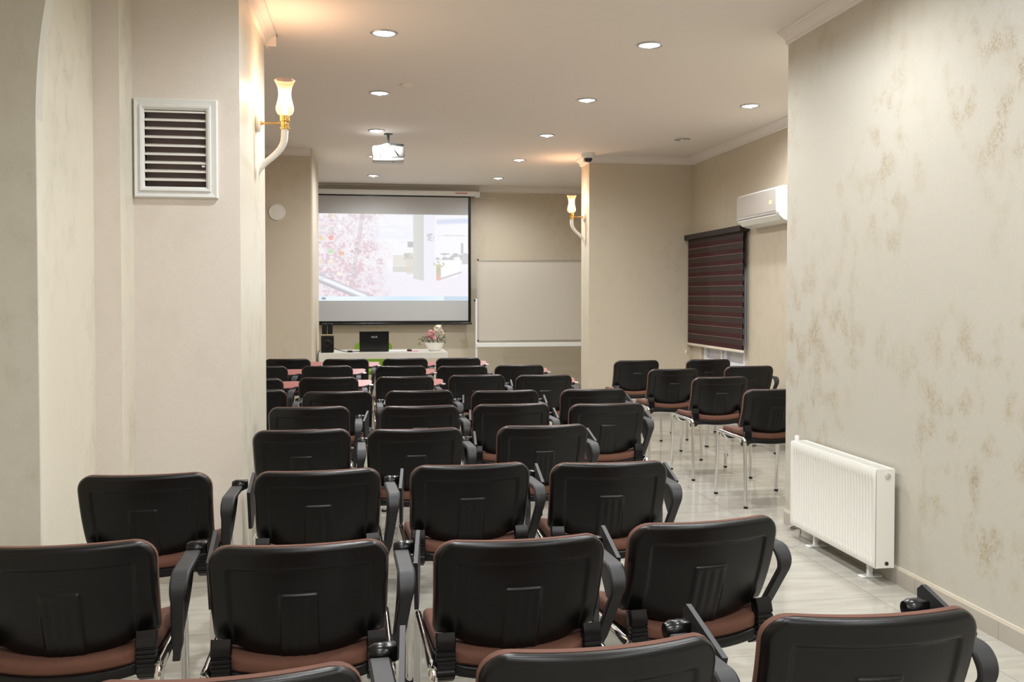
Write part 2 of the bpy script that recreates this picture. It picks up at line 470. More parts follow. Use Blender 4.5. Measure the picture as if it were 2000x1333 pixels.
for xi, x in enumerate(LIGHT_X):
    for y in LIGHT_Y:
        row = 'left ceiling row' if xi == 0 else 'middle ceiling row'
        if y in place: lab = 'lit round recessed downlight, %s from the viewer in the %s' % (place[y], row)
        else: lab = 'lit round recessed downlight above and behind the view, %s, %s' % ({-1.05: 'rearmost', .70: 'next to rearmost', 2.45: 'over the near chairs', 4.20: 'just out of view'}[y], row)
        downlight(x, y, lab, True, 'round ceiling downlights')
downlight(3.35, 7.70, 'lit downlight at right, nearest the air conditioner', True, 'round ceiling downlights')
downlight(3.35, 9.45, 'unlit round downlight near the window corner', False, 'round ceiling downlights')
downlight(3.35, 5.95, 'lit downlight in the right recess hidden by the near wall', True, 'round ceiling downlights')

# ---------------------------------------------------------------- chairs
HB = .325           # height of the back shell
def hw(v, w0=.226, w1=.232, r=.058):
    base = w0+(w1-w0)*min(1, v/(HB*.8))
    q = v-(HB-r)
    if q > 0: base -= r-sqrt(max(0, r*r-q*q))
    if v < .02: base -= .004*(1-v/.02)
    return base
def lift(x): return .050*min(1.0, (abs(x)/.205)**2.0)
def ysh(x, v): return -.262+.100*(1-v/HB)+.046*(x/.23)**2-.012*sin(pi*v/HB)
def spaced(n, hot, lo, hi):
    """n points between lo and hi, crowded near the hot values"""
    xs = []; N = 400; cum = [0]
    for i in range(N):
        x = lo+(hi-lo)*(i+.5)/N; wgt = 1+sum(3.2*math.exp(-((x-h)/.006)**2) for h in hot); cum.append(cum[-1]+wgt)
    tot = cum[-1]; k = 0
    for j in range(n):
        target = tot*j/(n-1)
        while k < N and cum[k+1] < target: k += 1
        if k >= N: xs.append(hi); continue
        f = (target-cum[k])/(cum[k+1]-cum[k]); xs.append(lo+(hi-lo)*(k+f)/N)
    return xs
def back_shell():
    S = spaced(81, [-.95, .95, -.77, .77, -.21, .21], -1, 1); V = spaced(59, [.193, .262, HB-.012, HB], 0, HB)
    bm = B(); g = []
    for v in V:
        row = []
        for s in S:
            x = s*hw(v); t = v/HB
            vv = v+lift(x)*(1-t)**2.0
            d = min(hw(v)-abs(x)+.0, (HB-v), (v)*.9+.0)
            ed = 0.0
            Rr = .016
            if d < Rr: ed = Rr-sqrt(max(0, Rr*Rr-(Rr-d)**2))
            inx = sm(.048, .056, hw(v)*1.0-abs(x)) if v < HB-.07 else sm(.048, .056, .231-abs(x))
            iny = sm(.054, .064, HB-v)
            rec = .0070*inx*iny
            cx = sm(.0505, .0465, abs(x)); cy = sm(.200, .192, v)
            padr = .0065*cx*cy
            rib = .0025*cx*sm(.186, .178, v)*(.5+.5*cos(2*pi*(x/.0265)))*sm(.042, .038, abs(x))
            y = ysh(x, v)+ed+rec-padr+rib
            row.append(bm.verts.new((x, y, .490+vv)))
        g.append(row)
    for i in range(len(V)-1):
        for j in range(len(S)-1): bm.faces.new((g[i][j], g[i][j+1], g[i+1][j+1], g[i+1][j]))
    # rim turned forward
    ring = g[0]+[r[-1] for r in g[1:]]+list(reversed(g[-1][:-1]))+[r[0] for r in reversed(g[1:-1])]
    front = [bm.verts.new((v.co.x, v.co.y+.010, v.co.z)) for v in ring]
    n = len(ring)
    for i in range(n): bm.faces.new((ring[i], ring[(i+1) % n], front[(i+1) % n], front[i]))
    return bm
def back_pad():
    nS, nV = 33, 25; bm = B(); F = []; K = []
    for i in range(nV):
        v = HB*(1-cos(pi*i/(nV-1)))/2; fr = []; kr = []
        for j in range(nS):
            s = -cos(pi*j/(nS-1)); x = s*(hw(v)+.0015); t = v/HB
            vv = v+lift(x)*(1-t)**2+(.001 if i == nV-1 else 0)
            d = max(0, min(hw(v)+.0015-abs(x), HB-v, v))
            th = .028+.020*min(1, d/.035)**.5
            y = ysh(x, v)+.022
            fr.append(bm.verts.new((x, y+th-.010, .490+vv)))
            kr.append(bm.verts.new((x, y+.001, .490+vv)))
        F.append(fr); K.append(kr)
    for G in (F, K):
        for i in range(nV-1):
            for j in range(nS-1): bm.faces.new((G[i][j], G[i][j+1], G[i+1][j+1], G[i+1][j]))
    def loop(g): return g[0]+[r[-1] for r in g[1:]]+list(reversed(g[-1][:-1]))+[r[0] for r in reversed(g[1:-1])]
    a, b = loop(F), loop(K); n = len(a)
    for i in range(n): bm.faces.new((a[i], a[(i+1) % n], b[(i+1) % n], b[i]))
    return bm
def slab(zt, zb, grow=0.0, rnd=.02):
    """seat slab: concave across, rear edge bowed back, front edge turned down"""
    nS, nT = 25, 25; bm = B(); F = []; K = []
    for i in range(nT):
        t = (1-cos(pi*i/(nT-1)))/2; fr = []; kr = []
        y = -.165-grow+(.385+2*grow)*t
        w_ = .222+grow
        rf, rr_ = .085, .075
        qf = y-(.22+grow-rf); qr = (-.165-grow+rr_)-y
        if qf > 0: w_ -= rf-sqrt(max(0, rf*rf-qf*qf))
        if qr > 0: w_ -= rr_-sqrt(max(0, rr_*rr_-qr*qr))
        w_ += .012*t
        for j in range(nS):
            s = -cos(pi*j/(nS-1)); x = s*w_
            yy = y-.030*(1-(x/.235)**2)*(1-t)**1.5+.012*(1-(x/.235)**2)*t**3
            base = .030*(abs(x)/.235)**2.2-.022*sm(.75, 1, t)**1.5+.006*(1-t)
            d = max(0, min(w_-abs(x), (t)*.385, (1-t)*.385))
            ed = 0 if d > rnd else rnd*(1-sqrt(max(0, 1-(1-d/rnd)**2)))*.9
            fr.append(bm.verts.new((x, yy, zt+base-ed)))
            kr.append(bm.verts.new((x, yy, zb+base+min(ed, (zt-zb)*.3))))
        F.append(fr); K.append(kr)
    for G in (F, K):
        for i in range(nT-1):
            for j in range(nS-1): bm.faces.new((G[i][j], G[i][j+1], G[i+1][j+1], G[i+1][j]))
    def loop(g): return g[0]+[r[-1] for r in g[1:]]+list(reversed(g[-1][:-1]))+[r[0] for r in reversed(g[1:-1])]
    a, b = loop(F), loop(K); n = len(a)
    for i in range(n): bm.faces.new((a[i], a[(i+1) % n], b[(i+1) % n], b[i]))
    return bm
def bellows(s):
    """ribbed rubber sleeve from the lower corner of the back round under the seat"""
    bm = B()
    raw = fillet([(s*.201, -.158, .556), (s*.202, -.170, .525), (s*.202, -.172, .455), (s*.202, -.125, .430)], .03, 10)
    L = [0]
    for p, q in zip(raw, raw[1:]): L.append(L[-1]+(q-p).length)
    n = 66; P = []; K = []; k = 0
    for i in range(n):
        d = L[-1]*i/(n-1)
        while k < len(L)-2 and L[k+1] < d: k += 1
        P.append(raw[k].lerp(raw[k+1], (d-L[k])/max(1e-9, L[k+1]-L[k])))
        t = i/(n-1)
        rib = 1.0 if t < .22 or i % 5 < 3 else .80
        K.append((1.0*(rib*.4+.6) if t > .22 else .98, rib))
    sweep(bm, P, .027, .019, up=(0, 1, 0), rect=True, rad=K)
    return bm

def ribbon(bm, pts, hws, th):
    pts = [Vector(p) for p in pts]; n = len(pts); rings = []
    for i, p in enumerate(pts):
        t = pts[min(i+1, n-1)]-pts[max(i-1, 0)]; t.x = 0; t.normalize()
        u = Vector((0, -t.z, t.y)); h = hws[i]; ring = []
        for a, b in ((-1, -.6), (-1, .6), (-.8, 1), (.8, 1), (1, .6), (1, -.6), (.8, -1), (-.8, -1)):
            ring.append(bm.verts.new(p+Vector((a*h, 0, 0))+u*(b*th)))
        rings.append(ring)
    for A, C_ in zip(rings, rings[1:]):
        for j in range(8): bm.faces.new((A[j], A[(j+1) % 8], C_[(j+1) % 8], C_[j]))
    bm.faces.new(list(reversed(rings[0]))); bm.faces.new(rings[-1])

PROTO = {}
def chair_proto(kind):
    """kind: 'folded' or 'open' writing tablet, 'plain' without arm, 'arm' with the bare arm"""
    t = thing('conference_chair', 'x', 'chair', group='x')
    sh = finish('back_shell', back_shell(), M['black'], t, smooth=True, angle=60)
    finish('back_cushion', back_pad(), M['brown'], t, smooth=True, angle=60)
    finish('seat_cushion', slab(.496, .450), M['brown'], t, smooth=True, angle=60)
    finish('seat_pan', slab(.456, .424, .006, .006), M['black'], t, smooth=True, angle=60)
    for s in (-1, 1): finish('back_sleeve', bellows(s), M['blackgloss'], t, smooth=True, angle=30)
    flat = kind != 'plain'
    rx, ry = (.0120, .018) if flat else (.0125, .0125)
    zr = .474
    for s in (-1, 1):
        X = s*.240
        bm = B(); sweep(bm, [(X, -.165, zr), (X, 0, zr+.002), (X, .17, zr+.006)], rx, ry, 12); finish('side_rail', bm, M['chrome'], t, smooth=True, angle=60)
        for (yt, yf, sy) in ((.170, .245, 1), (-.165, -.235, -1)):
            bm = B()
            zz = zr+(.006 if sy > 0 else 0)
            pa = fillet([(X, yt, zz), (X, yt+sy*.045, zz), (X+s*.002, yf, .012)], .05, 7)
            sweep(bm, pa, rx if not flat else .0125, ry if not flat else .019, 12, up=(0, .2, 1) if not flat else (0, 1, .4))
            lg = finish('leg', bm, M['chrome'], t, smooth=True, angle=60)
            bm = B(); lathe(bm, [(.0145 if not flat else .019, 0), (.0145 if not flat else .019, .014), (.011, .016)], 14, c=(X+s*.002, yf, 0.0005)); finish('glide', bm, M['blackgloss'], lg, smooth=True)
    for y in (-.13, .13):
        bm = B(); sweep(bm, fillet([(-.240, y, zr-.005), (-.21, y, .428), (.21, y, .428), (.240, y, zr-.005)], .03), .010, .010, 10); finish('cross_bar', bm, M['chrome'], t, smooth=True)
    if kind in ('folded', 'folded_flat', 'open', 'arm', 'hinge'):
        bm = B()
        # arm loop: pad on top, tapering rear strap and slimmer front strap meeting at the rail
        top = fillet([(.283, .100, .690), (.284, -.135, .697), (.281, -.170, .655), (.262, -.050, .465), (.256, -.030, .425)], .045, 8)
        n = len(top)
        ribbon(bm, top, [.0235-.0125*sm(.30, 1, i/(n-1)) for i in range(n)], .0095)
        fr = fillet([(.281, .105, .684), (.276, .040, .585), (.258, -.015, .465), (.254, -.020, .428)], .05, 6)
        ribbon(bm, fr, [.010]*len(fr), .009)
        finish('armrest', bm, M['armgrey'], t, smooth=True, angle=35)
        if kind != 'arm':
            bm = B(); lathe(bm, [(.0001, -.030), (.018, -.028), (.024, -.015), (.024, .008), (.018, .020), (.0001, .024)], 16, c=(.290, .135, .694), axis='x')
            box(bm, .290, .322, .118, .152, .680, .716, bev=.005)
            hg = finish('hinge', bm, M['blackgloss'], t, smooth=True, angle=40)
        if kind in ('folded', 'folded_flat'):
            # hanging outside the arm: the board stands on edge
            out = [(-.070, .706), (.175, .738), (.200, .720), (.190, .590), (.09, .540), (.00, .550)]
            Mt = Matrix.Translation((.340, .19, 0)) @ Matrix.Rotation(R(-6 if kind == 'folded' else 2), 4, 'Z') @ Matrix.Translation((-.328, -.19, 0))
            bm = B()
            prism(bm, out, 'x', .322, .334); bmesh.ops.transform(bm, matrix=Mt, verts=bm.verts)
            tb = finish('writing_tablet', bm, M['armgrey'], t)
        if kind == 'open':
            out = [(-.05, .06), (.27, .06), (.345, .130), (.352, .245), (.33, .265), (-.05, .265), (-.10, .22), (-.10, .11)]
            Mx = Matrix.Translation((0, .03, .690)) @ Matrix.Rotation(R(11), 4, 'X')
            bm = B(); prism(bm, out, 'z', -.012, .004); bmesh.ops.transform(bm, matrix=Mx, verts=bm.verts)
            tb = finish('writing_tablet', bm, M['armgrey'], t)
            bm = B(); ins = [(.13+(p[0]-.13)*.975, .16+(p[1]-.16)*.93) for p in out]
            n = len(ins)
            A = [bm.verts.new((p[0], p[1], .004)) for p in ins]; C2 = [bm.verts.new((p[0], p[1], .008)) for p in ins]
            for i in range(n): bm.faces.new((A[i], A[(i+1) % n], C2[(i+1) % n], C2[i]))
            bm.faces.new(C2); bm.faces.new(list(reversed(A)))
            bmesh.ops.transform(bm, matrix=Mx, verts=bm.verts)
            o = finish('tablet_surface', bm, M['pinktop'], tb); o['label'] = 'pink brown laminate face'
            bm = B(); box(bm, .325, .358, .080, .112, .006, .013, bev=.002, mtx=Mx)
            finish('tablet_clamp', bm, M['lampoff'], tb)
    return t
def dup(root):
    r = root.copy(); COL.objects.link(r)
    for ch in root.children:
        c = ch.copy(); COL.objects.link(c); c.parent = r
        for g in ch.children:
            d = g.copy(); COL.objects.link(d); d.parent = c
    return r
ORD = ['', 'first', 'second', 'third', 'fourth', 'fifth', 'sixth']
ROWS = {0: 'nearest row', 1: 'second nearest row', 2: 'third nearest row', 3: 'fourth nearest row', 4: 'fifth nearest row',
        5: 'sixth nearest row', 6: 'third row from the desk', 7: 'second row from the desk', 8: 'front row by the desk'}
SEATS = [  # row, number from the left, x and y of the back's top, turn in degrees (+ = to the left), kind
 (0, 1, -.235, 1.56, 3, 'folded'), (0, 2, .440, 1.59, 4, 'folded'), (0, 3, 1.025, 1.67, -2, 'folded'),
 (1, 1, -.78, 2.48, 2, 'folded_flat'), (1, 2, -.170, 2.39, 1, 'folded'), (1, 3, .415, 2.35, 2, 'folded'), (1, 4, .980, 2.46, 7, 'hinge'),
 (2, 1, -.79, 3.43, 0, 'folded_flat'), (2, 2, -.170, 3.41, 2, 'folded'), (2, 3, .405, 3.44, 2, 'folded'), (2, 4, .94, 3.40, -1, 'folded'),
 (3, 1, -.30, 4.47, 0, 'folded'), (3, 2, .245, 4.42, 1, 'folded'), (3, 3, .885, 4.44, 3, 'folded'),
 (4, 1, -.32, 5.40, 0, 'folded'), (4, 2, .32, 5.35, 0, 'folded'), (4, 3, .87, 5.36, 1, 'folded'), (4, 4, 1.44, 5.29, 1, 'folded'),
 (5, 1, -.76, 6.43, 0, 'folded'), (5, 2, -.18, 6.25, 0, 'folded'), (5, 3, .37, 6.23, 0, 'folded'), (5, 4, .95, 6.14, 0, 'folded'), (5, 5, 1.57, 6.14, 0, 'folded'),
 (6, 1, -.86, 7.31, 0, 'open'), (6, 2, -.28, 7.35, 1, 'open'), (6, 3, .32, 7.34, 1, 'open'), (6, 4, .905, 7.39, 0, 'folded'), (6, 5, 1.45, 7.31, 0, 'open'),
 (7, 1, -.93, 8.60, 0, 'open'), (7, 2, -.34, 8.57, 0, 'open'), (7, 3, .33, 8.46, 0, 'open'), (7, 4, .89, 8.37, 0, 'folded'), (7, 5, 1.43, 8.41, 0, 'open'),
 (8, 1, -.78, 9.59, 0, 'open'), (8, 2, -.19, 9.50, 0, 'open'), (8, 3, .415, 9.48, 0, 'open'), (8, 4, .965, 9.47, 0, 'open'),
]
SIDE = [
 (2.69, 8.82, 1, 'plain', 'armless chair of the right group, beside the pier, left end of its back row'),
 (2.70, 7.73, 2, 'plain', 'armless chair of the right group, standing diagonally before the pier chair'),
 (3.45, 8.84, 0, 'plain', 'armless chair of the right group, farthest back under the blind'),
 (3.50, 7.95, 0, 'arm', 'right group chair with one bare black armrest, just before the blind'),
 (2.80, 6.90, 2, 'plain', 'armless chair of the right group, second nearest, on chrome legs'),
 (2.82, 5.94, 3, 'plain', 'armless chair of the right group, nearest, half cut off by the wall'),
]
def put(kind, x, y, turn, label, group, name='conference_chair'):
    if kind not in PROTO: t = PROTO[kind] = chair_proto(kind)
    else: t = dup(PROTO[kind])
    a = R(turn)
    t.location = (x-(-sin(a))*(-.262), y+.262*cos(a), 0)   # origin lies .262 in front of the back's top
    t.location = (x-sin(a)*.262, y+cos(a)*.262, 0)
    t.rotation_euler = (0, 0, a)
    t['label'] = label; t['group'] = group
    t.name = name
    return t
for (r, n, x, y, turn, kind) in SEATS:
    if kind.startswith('folded'): what = 'black-backed brown chair with folded tablet'
    elif kind == 'hinge': what = 'black-backed brown chair with bare right armrest'
    else: what = 'black-backed chair with pink tablet opened'
    put(kind, x, y, turn, '%s, %s, %s from the left' % (what, ROWS[r], ORD[n]), 'tablet chairs in rows facing the screen')
for (x, y, turn, kind, lab) in SIDE: put(kind, x, y, turn, lab, 'chairs grouped at the right before the blind')

# ---------------------------------------------------------------- radiator on the near right wall
rad = thing('radiator', 'white ribbed panel radiator on the blotched right wall', 'radiator', (0, 0, 0))
RY0, RY1, RZ0, RZ1, RX0, RX1 = 4.255, 5.190, .085, .588, 2.530, 2.632
bm = B(); n = 30
prof = []
y0, y1 = RY0+.028, RY1-.028; p = (y1-y0)/n
for i in range(n):
    a = y0+i*p
    prof += [(a+.10*p, 0), (a+.28*p, .012), (a+.66*p, .012), (a+.84*p, 0)]
prof = [(RY0, 0)]+prof+[(RY1, 0)]
zs = [(RZ0, -.004), (RZ0+.012, 0), (RZ0+.040, 0), (RZ0+.055, 1), (RZ1-.065, 1), (RZ1-.048, 0), (RZ1-.012, 0), (RZ1, -.004)]
g = []
for z, k in zs:
    g.append([bm.verts.new((RX0+(q*k if k > 0 else 0)+(.004 if k < 0 else 0), yy, z)) for yy, q in prof])
for i in range(len(zs)-1):
    for j in range(len(prof)-1): bm.faces.new((g[i][j], g[i][j+1], g[i+1][j+1], g[i+1][j]))
finish('front_panel', bm, M['whitewarm'], rad, smooth=True, angle=50)
for y in (RY0, RY1-.003):
    bm = B(); box(bm, RX0+.004, RX1+.001, y-.0005, y+.0035, RZ0+.002, RZ1+.0005); finish('side_cover', bm, M['whitewarm'], rad)
bm = B(); box(bm, RX1-.006, RX1, RY0, RY1, RZ0, RZ1-.004); finish('back_panel', bm, M['whitewarm'], rad)
bm = B(); box(bm, RX0+.003, RX0+.016, RY0, RY1, RZ1-.006, RZ1); box(bm, RX1-.014, RX1, RY0, RY1, RZ1-.006, RZ1)
k = RY0
while k < RY1:
    box(bm, RX0+.016, RX1-.014, k, k+.006, RZ1-.005, RZ1-.001); k += .0165
finish('top_grille', bm, M['whitewarm'], rad)
for y in (4.40, 4.98):
    bm = B(); box(bm, 2.574, 2.598, y-.012, y+.012, .004, RZ0+.02, bev=.002); box(bm, 2.53, 2.648, y-.022, y+.022, 0, .009, bev=.003)
    finish('foot', bm, M['white'], rad)
bm = B(); lathe(bm, [(.013, 0), (.014, -.012), (.007, -.016), (.0001, -.016)], 16, c=(2.592, RY0, .555), axis='y'); finish('vent_plug', bm, M['chrome'], rad, smooth=True)
bm = B(); lathe(bm, [(.010, 0), (.010, -.004), (.0001, -.004)], 12, c=(2.592, RY0, .110), axis='y'); finish('drain_plug', bm, M['armgrey'], rad, smooth=True)
bm = B(); lathe(bm, [(.014, 0), (.014, .035), (.010, .04), (.0001, .04)], 14, c=(2.58, RY1+.02, .575)); box(bm, 2.570, 2.590, RY1, RY1+.03, .545, .575, bev=.003)
finish('thermostat_valve', bm, M['white'], rad, smooth=True)
bm = B(); lathe(bm, [(.018, -.02), (.020, 0), (.018, .02), (.0001, .022)], 14, c=(2.545, RY1+.012, .055), axis='x'); sweep(bm, fillet([(2.56, RY1+.012, .055), (2.60, RY1+.012, .055), (2.60, RY1+.012, .0)], .02), .008); finish('return_valve', bm, M['chrome'], rad, smooth=True)

# ---------------------------------------------------------------- vent grille in the column
v = thing('vent_grille', 'white mitred vent grille on the near left column', 'vent', (0, 0, 0))
FX0, FX1, FZ0, FZ1 = -1.132, -.729, 1.952, 2.448
for k, (o1, o2, i2, i1) in enumerate((((FX0, FZ0), (FX1, FZ0), (vx1, vz0), (vx0, vz0)), ((FX1, FZ0), (FX1, FZ1), (vx1, vz1), (vx1, vz0)),
                                      ((FX1, FZ1), (FX0, FZ1), (vx0, vz1), (vx1, vz1)), ((FX0, FZ1), (FX0, FZ0), (vx0, vz0), (vx0, vz1)))):
    bm = B(); rows = []
    for (t, d) in ((0, 0), (0, -.016), (.10, -.024), (.55, -.018), (.62, -.028), (.80, -.026), (1.0, -.012), (1.0, .03)):
        rows.append([bm.verts.new((o[0]+(i[0]-o[0])*t, CY+d, o[1]+(i[1]-o[1])*t)) for o, i in ((o1, i1), (o2, i2))])
    for A, C3 in zip(rows, rows[1:]): bm.faces.new((A[0], A[1], C3[1], C3[0]))
    finish('frame_bar', bm, M['white'], v)
n = 9; pitch = (vz1-vz0)/(n+.0)
for i in range(n):
    z = vz1-.006-i*pitch
    bm = B(); prism(bm, [(CY-.014, z-.008), (CY-.014, z+.0), (CY+.020, z+.012), (CY+.020, z+.006)], 'x', vx0, vx1)
    finish('slat', bm, M['whitewarm'], v)
bm = B(); box(bm, vx0+.001, vx1-.001, CY+.035, CY+.05, vz0+.001, vz1-.001); finish('interior_shade', bm, M['dark'], v)  # dark sheet stands in for the shade inside the vent
bm = B(); box(bm, -.806, -.792, CY-.022, CY-.012, 2.108, 2.116); finish('damper_lever', bm, M['white'], v)

# ---------------------------------------------------------------- wall lamps
def sconce(loc, rz, label):
    """local: wall plate at x=0, lamp standing out along +x"""
    t = thing('wall_lamp', label, 'wall lamp', loc, rz, 'horn shaped wall lamps')
    bm = B(); lathe(bm, [(.030, 0), (.055, .002), (.055, .016), (.045, .024), (.0001, .026)], 24, axis='x'); finish('wall_plate', bm, M['ceramic'], t, smooth=True)
    bm = B(); sweep(bm, [(.024, 0, 0), (.165, 0, 0)], .0055); lathe(bm, [(.0001, .022), (.013, .026), (.013, .036), (.006, .042)], 14, axis='x'); finish('bracket_arm', bm, M['brass'], t, smooth=True)
    bm = B(); lathe(bm, [(.020, -.035), (.028, -.032), (.028, -.022), (.022, -.018), (.024, .0), (.022, .010), (.029, .014), (.029, .045), (.024, .048)], 24, c=(.165, 0, 0)); finish('lamp_holder', bm, M['brass'], t, smooth=True)
    hp = fillet([(.165, 0, -.03), (.160, 0, -.12), (.110, 0, -.185), (.045, 0, -.235), (.012, 0, -.30), (.022, 0, -.375)], .07, 6)
    n = len(hp); bm = B(); sweep(bm, hp, .021, .021, 16, up=(0, 1, 0), rad=[1.0-.12*sm(0, .6, i/(n-1))-.80*sm(.55, 1, i/(n-1)) for i in range(n)])
    finish('horn', bm, M['ceramic'], t, smooth=True)
    bm = B()
    pr = [(.024, .045), (.044, .058), (.0525, .080), (.052, .098), (.044, .128), (.037, .160), (.037, .190), (.042, .215), (.051, .238), (.058, .252), (.055, .258)]
    lathe(bm, pr, 32, cap=False, wob=lambda a, h: .055*sm(.21, .255, h)*cos(8*a))
    sh = finish('glass_shade', bm, M['shade'], t, smooth=True, angle=80); sh.location = (.165, 0, 0)
    bm = B(); lathe(bm, [(.008, .045), (.018, .075), (.020, .10), (.013, .13), (.0001, .15)], 16, c=(.165, 0, 0)); finish('bulb', bm, M['lampbulb'], t, smooth=True)
    l = bpy.data.lights.new('lamp_light', 'POINT'); l.energy = SCONCE_W; l.color = SCONCE_COL; l.shadow_soft_size = .03
    o = bpy.data.objects.new('lamp_light', l); COL.objects.link(o); o.parent = t; o.location = (.165, 0, .185)
    return t
M['lampbulb'] = emis('lamp_bulb', (1.0, .80, .55), 6.0)
sconce((-.623, 5.60, 2.474), 0, 'lit horn shaped wall lamp on the near left column')
sconce((2.655, 10.97, 2.421), pi, 'lit horn shaped wall lamp on the far right pier')

# ---------------------------------------------------------------- projection screen and its picture
ps = thing('projection_screen', 'pull down projection screen on the back wall', 'screen', (0, 0, 0))
SX0, SX1, SZ0, SZ1 = -.775, 1.600, 1.040, 2.965
bm = B(); box(bm, SX0-.03, 1.69, 13.88, 13.985, 2.965, 3.038, bev=.012); hs = finish('roller_case', bm, M['white'], ps, smooth=True)
bm = B(); box(bm, 1.36, 1.54, 13.876, 13.881, 2.998, 3.010); o = finish('case_label', bm, M['redlabel'], hs); o['label'] = 'small red printed strip'
bm = B(); box(bm, 1.665, 1.735, 13.90, 14.10, 2.955, 3.03, bev=.004); finish('end_bracket', bm, M['pvc'], ps)
bm = B(); box(bm, SX0, SX1, 13.935, 13.939, SZ0, SZ1); finish('black_border', bm, M['blackgloss'], ps)
bm = B(); box(bm, SX0+.045, SX1-.042, 13.930, 13.9349, SZ0+.042, SZ1-.02); finish('screen_fabric', bm, M['screenfab'], ps)
bm = B(); sweep(bm, [(SX0-.02, 13.937, SZ0), (SX1+.012, 13.937, SZ0)], .016, .018); finish('weight_bar', bm, M['blackgloss'], ps, smooth=True)
# the projected desktop picture, painted on a fine grid of coloured points
import random as _r
W_, H_ = 300, 168
rg = _r.Random(3)
img = [[(1.0, 1.0, 1.0)]*W_ for _ in range(H_)]
def mixc(a, b, t): return tuple(a[i]*(1-t)+b[i]*t for i in range(3))
def hashn(x, y, s):
    xi, yi = math.floor(x), math.floor(y); xf, yf = x-xi, y-yi
    def h(a, b): return (math.sin(a*127.1+b*311.7+s*74.7)*43758.5453) % 1.0
    u, v_ = xf*xf*(3-2*xf), yf*yf*(3-2*yf)
    return (h(xi, yi)*(1-u)+h(xi+1, yi)*u)*(1-v_)+(h(xi, yi+1)*(1-u)+h(xi+1, yi+1)*u)*v_
def fbm(x, y, s): return .5*hashn(x, y, s)+.3*hashn(2*x, 2*y, s+1)+.2*hashn(4*x, 4*y, s+2)
def seg_d(x, y, x0, y0, x1, y1):
    dx, dy = x1-x0, y1-y0; t = max(0, min(1, ((x-x0)*dx+(y-y0)*dy)/(dx*dx+dy*dy))); return math.hypot(x-x0-t*dx, y-y0-t*dy)
for j in range(H_):
    for i in range(W_):
        x, y = float(i), float(j)          # y runs downwards
        c = (.95, .95, .97)
        c = mixc(c, (.88, .90, .96), .6*sm(.55, .75, fbm(x/60, y/9, 4))*(1 if y < 60 else .3))
        if y > 100: c = mixc(c, (.93, .91, .95), sm(100, 120, y))
        if y < 30 and x > 236: c = mixc(c, (.80, .83, .93), sm(7, 2, abs(y-14+.05*(x-236))))
        # far lobby: walls, windows, furniture
        if 100 < y < 112 and 150 < x < 200: c = (.80, .79, .76)
        if 78 < y < 100 and 150 < x < 192: c = mixc(c, (.84, .82, .76), .8)
        if 52 < y < 64 and 179 < x < 192: c = (.66, .67, .68)
        if 74 < y < 88 and 172 < x < 190: c = mixc((.66, .64, .62), (.86, .85, .82), hashn(x/3, y/3, 9))
        if 84 < y < 116 and 176 < x < 200: c = mixc(c, (.82, .79, .73), .7)
        if 38 < y < 42 and x > 236: c = mixc(c, (.74, .73, .72), .7*hashn(x/5, 1, 2))
        if 54 < y < 76 and 284 < x < 290: c = (.70, .72, .72)
        if 74 < y < 88 and x > 234: c = mixc(c, (.62, .62, .62), .8*sm(.35, .6, hashn(x/7, y/5, 12)))
        if 76 < y < 96 and 286 < x: c = (.76, .75, .74)
        if 88 < y < 122 and 246 < x < 284-(y-88)*.2: c = (.97, .97, .98)
        if seg_d(x, y, 246, 124, 284, 112) < 1.6: c = (.74, .73, .74)
        # pillar
        if 190 < x < 212: c = mixc((.80, .80, .78), (.74, .75, .72), sm(190, 212, x)*.4) if y < 124+(x-190)*.2 else c
        if 212 < x < 234 and y < 128: c = (.91, .91, .96)
        if math.hypot(x-224, y-44) < 8: c = mixc(c, (.66, .68, .70), .8*sm(.3, .6, hashn(x/3, y/3, 5)))
        if 235 < x < 245 and 96 < y < 128: c = mixc((.72, .70, .55), (.90, .66, .60), sm(110, 122, y))
        if math.hypot((x-241)/1.6, y-96) < 7 and hashn(x/2.5, y/2.5, 8) > .45: c = (.72, .76, .56)
        # blossom tree
        m_ = sm(150, 105, x+10*math.sin(y/17)+26*(hashn(x/16, y/16, 21)-.5)-(8 if y > 110 else 0))
        dens = (.35+.65*sm(.36, .60, fbm(x/9, y/9, 31)))*m_
        if y < 55: dens *= .75
        pk = mixc((.93, .86, .88), (.82, .66, .70), sm(.3, .7, hashn(x/4, y/4, 14)))
        if hashn(x/2.5, y/2.5, 44) > .74 and 60 < x: pk = mixc(pk, (.55, .56, .56), .6)
        c = mixc(c, pk, dens*.80)
        if abs(x-92+.15*y) < 4: c = mixc(c, (.66, .62, .62), .35)
        # handrail
        d = seg_d(x, y, 0, 120, 96, 160)
        if d < 8: c = mixc((.96, .97, 1.0), (.66, .66, .70), sm(1, 8, d+(2.5 if y > 120+x*.416 else -1)))
        # desktop icons
        # task bar
        if y > H_-10: c = mixc((.78, .88, .97), (.90, .96, 1.0), .5+.5*math.sin(x/37))
        if y > H_-10 and x > 250: c = mixc(c, (.60, .72, .82), .6)
        img[j][i] = mixc(c, (.97, .97, .985), .28)
ICN = [(4, 4, (.6, .6, .6)), (15, 5, (.96, .96, 1)), (31, 5, (.85, .8, .55)), (49, 6, (.97, .97, .97)), (15, 28, (.80, .80, .80)), (33, 30, (.75, .85, .82)), (50, 26, (1, 1, .99)),
       (14, 48, (.86, .80, .45)), (32, 47, (.94, .45, .35)), (14, 70, (.95, .95, .95)), (31, 72, (.50, .85, .45)), (52, 76, (.90, .65, .35)), (14, 92, (.86, .86, .70)), (32, 92, (.95, .95, .80)),
       (14, 116, (.70, .75, .78)), (31, 116, (.72, .74, .78)), (47, 115, (1, 1, .9))]
